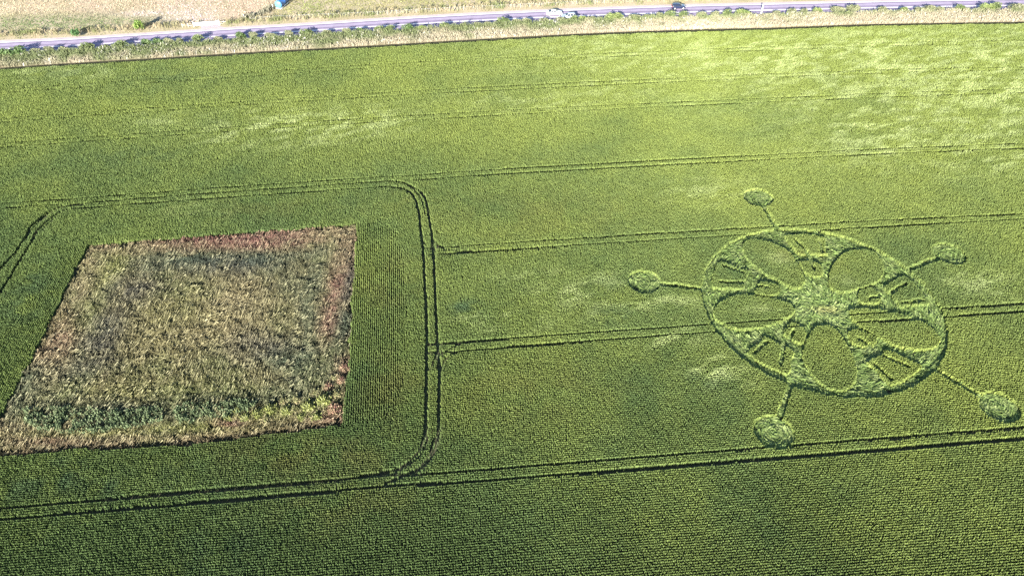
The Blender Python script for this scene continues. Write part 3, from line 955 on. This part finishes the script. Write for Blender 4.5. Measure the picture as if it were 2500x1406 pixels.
# ------------------------------------------------------------------ shrubs
def foliage_mesh(seed, rx, ry, h, z0, c0, c1, n=900, leaf=0.17):
    r = np.random.default_rng(seed)
    # several overlapping lobes, leaves mostly near their skins, so the outline is uneven and light shows through
    lobes = [(r.uniform(-0.5, 0.5) * rx, r.uniform(-0.5, 0.5) * ry, z0 + (h - z0) * r.uniform(0.35, 0.7), r.uniform(0.42, 0.68)) for _ in range(7)]
    pts = []
    while len(pts) < n:
        lx, ly, lz, s = lobes[r.integers(len(lobes))]
        v = r.normal(0, 1, 3)
        v /= np.linalg.norm(v)
        v *= r.uniform(0.55, 1.05)
        p = np.array([lx + v[0] * rx * s, ly + v[1] * ry * s, lz + v[2] * (h - z0) * 0.5 * s * 1.5])
        if p[2] > 0.05:
            pts.append(p)
    p = np.array(pts)
    a, b, c = r.normal(0, 1, (n, 3)), r.normal(0, 1, (n, 3)), r.uniform(0.7, 1.3, n) * leaf
    a /= np.linalg.norm(a, axis=1)[:, None]
    b -= a * (a * b).sum(1)[:, None]
    b /= np.linalg.norm(b, axis=1)[:, None]
    V = np.stack([p - a * c[:, None], p - b * (c * 0.55)[:, None], p + a * c[:, None], p + b * (c * 0.55)[:, None]], 1)
    t = noise2(p[:, :2] * 2 + p[:, 2:] * 1.3, 0.9, seed, 2)
    C = c0 + (c1 - c0) * np.clip(t * 1.3 - 0.15 + r.normal(0, 0.15, n), 0, 1)[:, None]
    return V.reshape(-1, 3), np.arange(4 * n).reshape(-1, 4), np.repeat(C, 4, 0)


def make_shrub(name, seed, rx, ry, h, z0, c0, c1, n=900, leaf=0.17):
    root = empty(name, (0, 0, 0))
    V, F, C = foliage_mesh(seed, rx, ry, h, z0, np.array(c0), np.array(c1), n, leaf)
    fast('foliage', V, F, M_SHRUB, C, root)
    m = MB()
    rr = random.Random(seed)
    m.tube((0, 0, 0), (0.04, 0.02, max(z0 + 0.3, h * 0.45)), 0.06, 0.035)
    for i in range(7):
        t = rr.uniform(0, 6.28)
        a = rr.uniform(0.15, max(z0, 0.3))
        m.tube((0, 0, a), (math.cos(t) * rx * 0.6, math.sin(t) * ry * 0.6, h * rr.uniform(0.55, 0.8)), 0.035, 0.012, 6)
    m.build('stem', M_TWIG, root)
    return root


SH = {  # palettes of the shrubs in the verge
    'lime': ((0.10, 0.14, 0.045), (0.185, 0.225, 0.085), 'bright lime green'),
    'green': ((0.075, 0.11, 0.042), (0.15, 0.19, 0.08), 'mid green'),
    'sage': ((0.10, 0.12, 0.065), (0.21, 0.22, 0.13), 'dull sage green'),
    'dark': ((0.045, 0.085, 0.03), (0.10, 0.155, 0.055), 'dark green')}
shrub_protos = {(c, v): None for c in SH for v in (0, 1)}


def shrub(px, py, w, h, c, label=None):
    v = random.randint(0, 1)
    pr = shrub_protos[(c, v)]
    if pr is None:
        pr = make_shrub('roadside_shrub', 200 + 10 * list(SH).index(c) + v, 1.0, 0.85, 1.0, 0.1, SH[c][0], SH[c][1], 1000, 0.11)
        shrub_protos[(c, v)] = pr
        o = pr
    else:
        o = copy_tree(pr)
    q = P(px, py)
    o.location = (q[0], q[1], 0)
    o.scale = (w, w * random.uniform(0.55, 0.8), h * 1.12)
    o.rotation_euler = (0, 0, random.uniform(-0.4, 0.4))
    tag(o, label or SH[c][2] + ' shrub standing in the grass verge between road and barley', 'shrub', 'shrubs along the near verge of the road')


SHRUBS = [
    (20, 140, 2.6, 1.9, 'dark', None), (52, 136, 2.4, 1.8, 'dark', 'dark green bushy shrub, leftmost on the near verge, shading the road'), (90, 130, 1.5, 1.2, 'sage', None), (120, 129, 1.6, 1.4, 'sage', None), (215, 122, 1.8, 1.6, 'green', None), (298, 118, 2.0, 1.6, 'green', 'round mid green shrub on the near verge, opposite the two lone bushes'),
    (160, 127, 1.5, 1.3, 'sage', None), (262, 120, 1.2, 1.0, 'sage', None), (360, 112, 1.7, 1.6, 'dark', None), (388, 110, 1.7, 1.5, 'dark', None), (415, 108, 1.5, 1.5, 'sage', None), (440, 106, 1.3, 1.2, 'sage', None), (485, 103, 1.7, 1.6, 'green', 'green shrub on the near verge facing the field gate'), (535, 100, 1.3, 1.1, 'sage', None), (590, 95, 1.9, 1.5, 'dark', None), (618, 93, 1.5, 1.4, 'sage', None),
    (660, 92, 1.4, 1.2, 'sage', None), (705, 89, 1.5, 1.4, 'sage', None), (748, 88, 1.9, 1.4, 'green', None), (800, 85, 1.3, 1.2, 'sage', None), (845, 83, 1.5, 1.3, 'sage', None), (880, 82, 1.3, 1.4, 'dark', None), (927, 80, 1.7, 1.4, 'green', None), (953, 78, 1.5, 1.4, 'green', None), (1000, 77, 1.9, 1.5, 'dark', None), (1035, 76, 1.7, 1.4, 'lime', None), (1085, 72, 1.5, 1.6, 'green', None), (1130, 69, 1.2, 1.1, 'sage', None), (1165, 67, 1.5, 1.2, 'sage', None), (1190, 65, 1.3, 1.2, 'sage', None), (1228, 62, 2.0, 1.7, 'green', None), (1262, 60, 1.4, 1.4, 'sage', None), (1285, 59, 1.3, 1.5, 'sage', None), (1325, 57, 1.5, 1.2, 'sage', None), (1367, 56, 1.6, 1.3, 'sage', None),
    (1402, 54, 1.3, 1.4, 'green', 'green shrub in front of the silver car on the near lane'), (1420, 53, 1.3, 1.3, 'lime', 'yellow green shrub just right of the silver car'), (1445, 52, 1.2, 1.2, 'sage', None), (1495, 51, 3.0, 1.7, 'lime', 'widest bright lime shrub, between the silver car and the black car'), (1550, 48, 1.8, 1.3, 'sage', None), (1580, 47, 1.2, 1.2, 'sage', None), (1608, 46, 1.3, 1.5, 'sage', None), (1636, 45, 2.0, 1.6, 'green', 'mid green shrub just below the black car'), (1668, 44, 1.7, 1.4, 'green', None), (1712, 42, 1.5, 1.4, 'sage', None), (1745, 41, 1.4, 1.4, 'sage', None), (1775, 41, 1.7, 1.5, 'green', None), (1818, 40, 2.7, 1.6, 'lime', 'long lime green shrub just left of the roadside pole'), (1895, 36, 1.2, 1.0, 'sage', None), (1930, 35, 1.5, 1.3, 'sage', None), (1960, 34, 1.3, 1.2, 'sage', None), (1992, 34, 1.6, 1.4, 'lime', None),
    (2045, 31, 2.2, 1.5, 'sage', None), (2078, 30, 2.2, 1.7, 'sage', None), (2150, 30, 1.5, 1.3, 'sage', None), (2207, 32, 1.6, 1.5, 'lime', None), (2240, 30, 1.4, 1.2, 'sage', None), (2268, 28, 1.8, 1.5, 'sage', None), (2292, 29, 1.4, 1.2, 'sage', None), (2342, 28, 1.5, 1.5, 'green', None), (2405, 27, 2.6, 1.7, 'lime', 'bright green shrub nearest the right end of the near verge'), (2430, 26, 2.0, 1.7, 'green', None), (2480, 25, 2.4, 1.6, 'sage', None), (2530, 24, 2.0, 1.5, 'sage', None), (-40, 142, 2.2, 1.6, 'dark', None)]
for s in SHRUBS:
    shrub(*s)

# the two lone bushes on the far verge
b1 = make_shrub('lone_bush', 301, 1.25, 1.15, 2.5, 0.7, (0.045, 0.11, 0.04), (0.11, 0.20, 0.075), 1300, 0.17)
b1.location = (*P(188, 92), 0)
tag(b1, 'rounded blue green bush on the far verge, the left one of two', 'bush', 'lone bushes on the far verge')
b2 = make_shrub('lone_bush', 302, 1.35, 1.2, 3.1, 0.9, (0.07, 0.14, 0.03), (0.19, 0.27, 0.06), 1000, 0.19)
b2.location = (*P(343, 79), 0)
tag(b2, 'loose bright green bush on the far verge, between the other bush and the gate', 'bush', 'lone bushes on the far verge')

# ------------------------------------------------------------------ fence, gate, tank, pole
fence = empty('post_and_wire_fence', (*P(1150, 24), 0))
fence_line = smooth(P2([(612, 52), (760, 44.5), (875, 40), (1000, 33), (1124, 26.5), (1280, 19), (1423, 12), (1560, 6), (1700, 0.5), (1850, -5), (2050, -12)]), 6)
fl_s = np.concatenate([[0], np.cumsum(np.linalg.norm(np.diff(fence_line, axis=0), axis=1))])
fo = np.array(fence.location[:2])
wire_pts = []
for i, s in enumerate(np.arange(0, fl_s[-1], 2.75)):
    q = np.array([np.interp(s, fl_s, fence_line[:, 0]), np.interp(s, fl_s, fence_line[:, 1])]) - fo
    m = MB()
    tx, ty = random.uniform(-0.04, 0.04), random.uniform(-0.03, 0.03)
    m.tube((q[0], q[1], 0), (q[0] + tx, q[1] + ty, random.uniform(1.2, 1.4)), 0.065, 0.055, 7)
    m.build('post', M_WOOD, fence)
    wire_pts.append(q)
for z in (0.35, 0.7, 1.05):
    m = MB()
    for a, b in zip(wire_pts[:-1], wire_pts[1:]):
        m.tube((*a, z), (*b, z), 0.008, None, 4)
    m.build('wire', M_STEEL, fence)
tag(fence, 'wooden post and wire fence along the pasture beyond the road', 'fence')

ga, gb = P(474, 66.5), P(536, 62)
gl_ = np.linalg.norm(gb - ga)
gate = empty('field_gate', (*ga, 0), math.atan2(gb[1] - ga[1], gb[0] - ga[0]))
m = MB()
for z in (0.28, 0.48, 0.68, 0.90, 1.18):
    m.tube((0.18, 0, z), (gl_ - 0.18, 0, z), 0.035 if z < 1.1 else 0.045)
m.build('gate_bars', M_STEEL, gate)
m = MB()
for x in (0.18, gl_ * 0.33, gl_ * 0.5, gl_ * 0.67, gl_ - 0.18):
    m.tube((x, 0.0, 0.22), (x, 0.0, 1.2), 0.04)
m.tube((0.2, 0.03, 1.15), (gl_ * 0.5, 0.03, 0.3), 0.028)
m.tube((gl_ - 0.2, 0.03, 1.15), (gl_ * 0.5, 0.03, 0.3), 0.028)
m.build('gate_frame', M_STEEL, gate)
for x in (0, gl_):
    m = MB()
    m.tube((x, 0, 0), (x, 0, 1.5), 0.12, 0.115, 10)
    m.build('gate_post', M_STEEL, gate)
tag(gate, 'pale steel barred field gate closing the chalky farm track', 'gate')
for (pa, pb, lab) in ((P(446, 68), P(472, 66.6), 'short pale rail fence on the left of the field gate'), (P(538, 62), P(556, 60.5), 'short pale rail fence on the right of the field gate')):
    ln = np.linalg.norm(pb - pa)
    rf = empty('rail_fence', (*pa, 0), math.atan2(pb[1] - pa[1], pb[0] - pa[0]))
    for x in (0, ln * 0.55):
        m = MB()
        m.box((x, 0, 0.6), (0.13, 0.13, 1.2))
        m.build('post', M_WOOD, rf)
    for z in (0.5, 0.95):
        m = MB()
        m.box((ln / 2 - 0.1, -0.09, z), (ln - 0.2, 0.045, 0.11))
        m.build('rail', M_WOOD, rf)
    tag(rf, lab, 'fence')

# blue cylindrical tank lying beside the old fence line
M_BLUE = paint('blue_tank_paint', (0.025, 0.10, 0.30), 0.35, coat=0.2)
M_CYAN = paint('pale_blue_tank_end', (0.07, 0.26, 0.42), 0.35)
M_PALE = paint('pale_tank_rail', (0.72, 0.72, 0.70), 0.5)
M_RUBBER = noise_mat('rubber', [(0.3, (0.012, 0.012, 0.013)), (0.7, (0.03, 0.03, 0.032))], 8, 0.8)
ta, tb = P(682, 24), P(720, -10)
tdir = (tb - ta) / np.linalg.norm(tb - ta)
tank = empty('blue_tank', (*ta, 0), math.atan2(tdir[1], tdir[0]))


def revolve(prof, zc, n=20):
    """profile (x, r) swept round the x axis at height zc"""
    v, f = [], []
    for x, r in prof:
        for i in range(n):
            t = 2 * math.pi * i / n
            v.append((x, r * math.cos(t), zc + r * math.sin(t)))
    for k in range(len(prof) - 1):
        for i in range(n):
            j = (i + 1) % n
            f.append((k * n + i, k * n + j, (k + 1) * n + j, (k + 1) * n + i))
    return v, f


TR, TZ, TLN = 1.05, 1.5, 7.5
v, f = revolve([(0.0, TR), (0.05, TR + 0.03), (0.12, TR), (2.4, TR), (2.45, TR + 0.03), (2.5, TR), (5.0, TR), (5.05, TR + .03), (5.1, TR), (TLN, TR)], TZ, 24)
pymesh('barrel', v, f, M_BLUE, tank, True)
for sgn, x0 in ((-1, 0.0), (1, TLN)):
    v, f = revolve([(x0 + sgn * 0.42 * math.sin(a), max(0.004, TR * 0.995 * math.cos(a))) for a in np.linspace(0, math.pi / 2, 7)], TZ, 24)
    pymesh('end_cap', v, f, M_CYAN, tank, True)
m = MB()
m.box((TLN / 2, 0.75, 0.42), (TLN + 0.6, 0.14, 0.18))
m.box((TLN / 2, -0.75, 0.42), (TLN + 0.6, 0.14, 0.18))
for x in (-0.28, 2.4, 5.0, TLN + 0.28):
    m.box((x, 0, 0.42), (0.12, 1.36, 0.14))
for x in (0.5, 3.7, 7.0):
    for y in (-0.75, 0.75):
        m.box((x, y, 0.165), (0.16, 0.16, 0.325))
m.build('cradle', M_PALE, tank)
m = MB()
m.tube((0.1, 0.98, TZ + 0.52), (TLN - 0.1, 0.98, TZ + 0.52), 0.05)
m.build('side_rail', M_PALE, tank)
m = MB()
m.tube((3.2, 0, TZ + TR - 0.05), (3.2, 0, TZ + TR + 0.2), 0.28, 0.28, 12)
m.build('filler_lid', M_PALE, tank)
tag(tank, 'dark blue cylindrical tank with pale cyan end lying by the weedy fence line', 'tank')
for px, py, hh, lab in ((597, 47, 1.2, 'short pale corner post at the foot of the weedy fence line'), (667, 23.5, 1.4, 'white post standing just left of the blue tank')):
    m = MB()
    m.tube((0, 0, 0), (0.02, 0, hh), 0.09, 0.08, 8)
    o = m.build('fence_post', M_PALE)
    o.location = (*P(px, py), 0)
    tag(o, lab, 'post')

# roadside pole: pale shaft with a dark box near its head
M_POLE = paint('pale_pole', (0.80, 0.80, 0.80), 0.5)
M_DARK = paint('dark_plastic', (0.02, 0.02, 0.018), 0.5)
pole = empty('roadside_pole', (*P(1858, 36), 0))
m = MB()
m.tube((0, 0, 0), (0, 0, 2.7), 0.16, 0.15, 12)
m.build('shaft', M_POLE, pole)
m = MB()
m.tube((0, 0, 2.7), (0, 0, 2.78), 0.17, 0.10, 12)
m.build('cap', M_POLE, pole)
tag(pole, 'thick pale marker pole beside the road, right of the black car', 'pole')

m = MB()
m.tube((0, 0, 0), (0.03, 0.02, 1.35), 0.05, 0.045, 7)
o = m.build('wooden_stake', M_WOOD)
o.location = (*P(2357, 58), 0)
tag(o, 'thin wooden stake at the far edge of the barley', 'stake')
m = MB()
m.tube((-0.9, -0.1, 0.55), (-0.05, 0.15, 1.05), 0.05, 0.045, 6)
m.tube((-0.05, 0.15, 1.05), (1.6, -0.25, 0.65), 0.045, 0.03, 6)
m.tube((-0.05, 0.15, 1.05), (0.0, 0.25, 1.3), 0.03, 0.02, 6)
o = m.build('dead_branch', noise_mat('bleached_wood', [(0.3, (0.55, 0.52, 0.46)), (0.7, (0.70, 0.67, 0.60))], 4, 0.8))
o.location = (*P(478, 113), 0)
tag(o, 'bleached bent branch lying in the verge grass opposite the gate', 'branch')

# ------------------------------------------------------------------ cars
M_GLASS = paint('car_glass', (0.012, 0.016, 0.022), 0.06, spec=0.6)
M_RIM = paint('alloy_rim', (0.68, 0.69, 0.71), 0.3, 0.3)
M_HEAD = paint('headlamp_glass', (0.75, 0.78, 0.82), 0.1)
M_TAIL = paint('tail_lamp', (0.35, 0.015, 0.02), 0.25)
M_TRIM = paint('black_trim', (0.015, 0.015, 0.017), 0.55)


def car(label, body_paint, L, Wd, Hh, kind, loc, rz, lower_trim=False):
    """x runs forward; stations: x (share of length), half width, belt height, roof height"""
    if kind == 'saloon':
        st = [(0.0, .80, .66, .70), (.02, .90, .86, .90), (.14, .97, .93, 1.0), (.17, .97, .94, 1.02), (.33, 1, .96, Hh - .05), (.42, 1, .96, Hh), (.52, 1, .95, Hh - .01), (.60, 1, .94, Hh - .10), (.73, .99, .92, .98), (.76, .98, .91, .95), (.92, .93, .80, .83), (.98, .82, .66, .70), (1.0, .70, .52, .56)]
        side = [(.22, .44), (.455, .635)]
        rear_w, wind_w = (.175, .325), (.605, .725)
    else:
        st = [(0.0, .84, .60, .66), (.015, .92, .88, .94), (.035, .96, .95, 1.12), (.10, .98, .97, Hh - .06), (.20, 1, .97, Hh), (.36, 1, .96, Hh + .01), (.50, 1, .95, Hh - .02), (.57, 1, .94, Hh - .10), (.71, .99, .92, 1.0), (.74, .98, .90, .96), (.92, .93, .80, .83), (.98, .83, .66, .70), (1.0, .70, .50, .55)]
        side = [(.09, .20), (.22, .40), (.415, .62)]
        rear_w, wind_w = (.037, .095), (.575, .70)
    root = empty('car', loc, rz)
    xs = np.array([s[0] for s in st])
    hw = lambda t: np.interp(t, xs, [s[1] for s in st]) * Wd / 2
    belt = lambda t: np.interp(t, xs, [s[2] for s in st])
    roof = lambda t: np.interp(t, xs, [s[3] for s in st])
    zb = 0.24

    def section(t):
        w, b, r = hw(t), belt(t), roof(t)
        g = max(0.0, r - b)
        tuck = w * (0.97 - 0.30 * min(1, g / 0.5))
        half = [(w * 0.86, zb), (w * 0.97, zb + 0.12), (w, (zb + b) * 0.5), (w * 0.97, b), (tuck, b + 0.88 * g), (tuck * 0.82, b + 0.98 * g), (0, r + 0.015)]
        return half

    def surf(t, k):
        h = section(t)
        i = min(int(k), len(h) - 2)
        u = k - i
        return h[i][0] * (1 - u) + h[i + 1][0] * u, h[i][1] * (1 - u) + h[i + 1][1] * u

    fine = np.unique(np.concatenate([xs, np.linspace(0, 1, 33)]))
    v, f = [], []
    for t in fine:
        h = section(t)
        ring = [((t - .5) * L, y, z) for y, z in h] + [((t - .5) * L, -y, z) for y, z in h[-2::-1]]
        v += ring
    R_ = len(ring)
    for i in range(len(fine) - 1):
        for j in range(R_ - 1):
            a = i * R_ + j
            f.append((a, a + 1, a + R_ + 1, a + R_))
        f.append((i * R_ + R_ - 1, i * R_, (i + 1) * R_, (i + 1) * R_ + R_ - 1))
    f += [tuple(range(R_))[::-1], tuple(range((len(fine) - 1) * R_, len(fine) * R_))]
    pymesh('body', v, f, body_paint, root, True)

    def patch(name, t0, t1, k0, k1, sgn, mat, out=0.012, nt=5, nk=3, par=None, slant=0.0):
        pv, pf = [], []
        for i in range(nt + 1):
            for j in range(nk + 1):
                u = j / nk
                t = t0 + (t1 - t0) * i / nt
                if slant:
                    t = min(max(t, t0), t1)
                    t = (t0 + slant * u * (1 if slant else 0)) + (t1 - t0 - 2 * slant * u) * i / nt
                y, z = surf(t, k0 + (k1 - k0) * u)
                pv.append(((t - .5) * L, sgn * (y + out), z + out * 0.6))
        for i in range(nt):
            for j in range(nk):
                a = i * (nk + 1) + j
                pf.append((a, a + 1, a + nk + 2, a + nk + 1))
        return pymesh(name, pv, pf, mat, par or root)
    for sg in (1, -1):
        for n_i, (a, b) in enumerate(side):
            patch('side_window', a, b, 3.08, 3.9, sg, M_GLASS, slant=0.012)
        patch('sill_trim', .20, .78, 0.15, 1.0, sg, M_TRIM if lower_trim else body_paint, 0.008)

    def cross(name, t0, t1, mat, inset=0.14):
        pv, pf = [], []
        nt, nk = 5, 8
        for i in range(nt + 1):
            t = t0 + (t1 - t0) * i / nt
            for j in range(nk + 1):
                k = 4.25 + (6 - 4.25) * (1 - abs(2 * j / nk - 1))
                y, z = surf(t, k)
                pv.append(((t - .5) * L, y * (1 if j <= nk / 2 else -1), z + 0.014))
        for i in range(nt):
            for j in range(nk):
                a = i * (nk + 1) + j
                pf.append((a, a + nk + 1, a + nk + 2, a + 1))
        pymesh(name, pv, pf, mat, root)
    cross('windscreen', *wind_w, M_GLASS)
    cross('rear_window', *rear_w, M_GLASS)
    for sg in (1, -1):
        mm = MB()
        mm.box((L * .482, sg * Wd * .31, .64), (.10, .34, .13))
        mm.build('headlight', M_HEAD, root)
        mm = MB()
        mm.box((-L * .492, sg * Wd * .37, .78), (.10, .20, .24))
        mm.build('tail_light', M_TAIL, root)
        mm = MB()
        mm.box((L * .13, sg * (Wd / 2 + .07), 1.0), (.12, .16, .11))
        mm.build('wing_mirror', body_paint, root)
    mm = MB()
    mm.box((L * .495, 0, .36), (.06, Wd * .55, .16))
    mm.build('grille', M_TRIM, root)
    mm = MB()
    mm.box((-L * .498, 0, .62), (.03, .5, .11))
    mm.build('number_plate', M_HEAD, root)
    for fx in (-.31, .31):
        for sg in (1, -1):
            mm = MB()
            mm.tube((L * fx, sg * (Wd / 2 - .20), .315), (L * fx, sg * (Wd / 2 + .015), .315), .315, .315, 18)
            wh = mm.build('wheel', M_RUBBER, root)
            mm = MB()
            mm.tube((L * fx, sg * (Wd / 2 + .0), .315), (L * fx, sg * (Wd / 2 + .025), .315), .21, .19, 14)
            mm.build('rim', M_RIM, wh)
    tag(root, label, 'car', 'cars driving along the road')
    return root


def on_road(px, py):
    q = P(px, py)
    i = int(np.argmin(np.linalg.norm(ROADC - q, axis=1)))
    t = ROADC[min(i + 1, len(ROADC) - 1)] - ROADC[max(i - 1, 0)]
    return q, math.atan2(t[1], t[0])


q, a = on_road(1352.5, 37)
car('white saloon car on the far lane, just ahead of the silver car', paint('white_car_paint', (0.50, 0.50, 0.53), 0.25, coat=0.5), 4.6, 1.80, 1.45, 'saloon', (*q, 0.052), a)
q, a = on_road(1388, 45.5)
car('silver hatchback on the near lane with black lower trim, partly behind shrubs', paint('silver_car_paint', (0.30, 0.34, 0.40), 0.3, 0.3, coat=0.5), 4.15, 1.80, 1.55, 'hatch', (*q, 0.052), a + math.pi, True)
q, a = on_road(1656, 21.5)
car('dark blue black hatchback alone on the far lane, tail lights to the left', paint('dark_car_paint', (0.012, 0.018, 0.045), 0.2, coat=0.8), 4.0, 1.75, 1.48, 'hatch', (*q, 0.052), a)
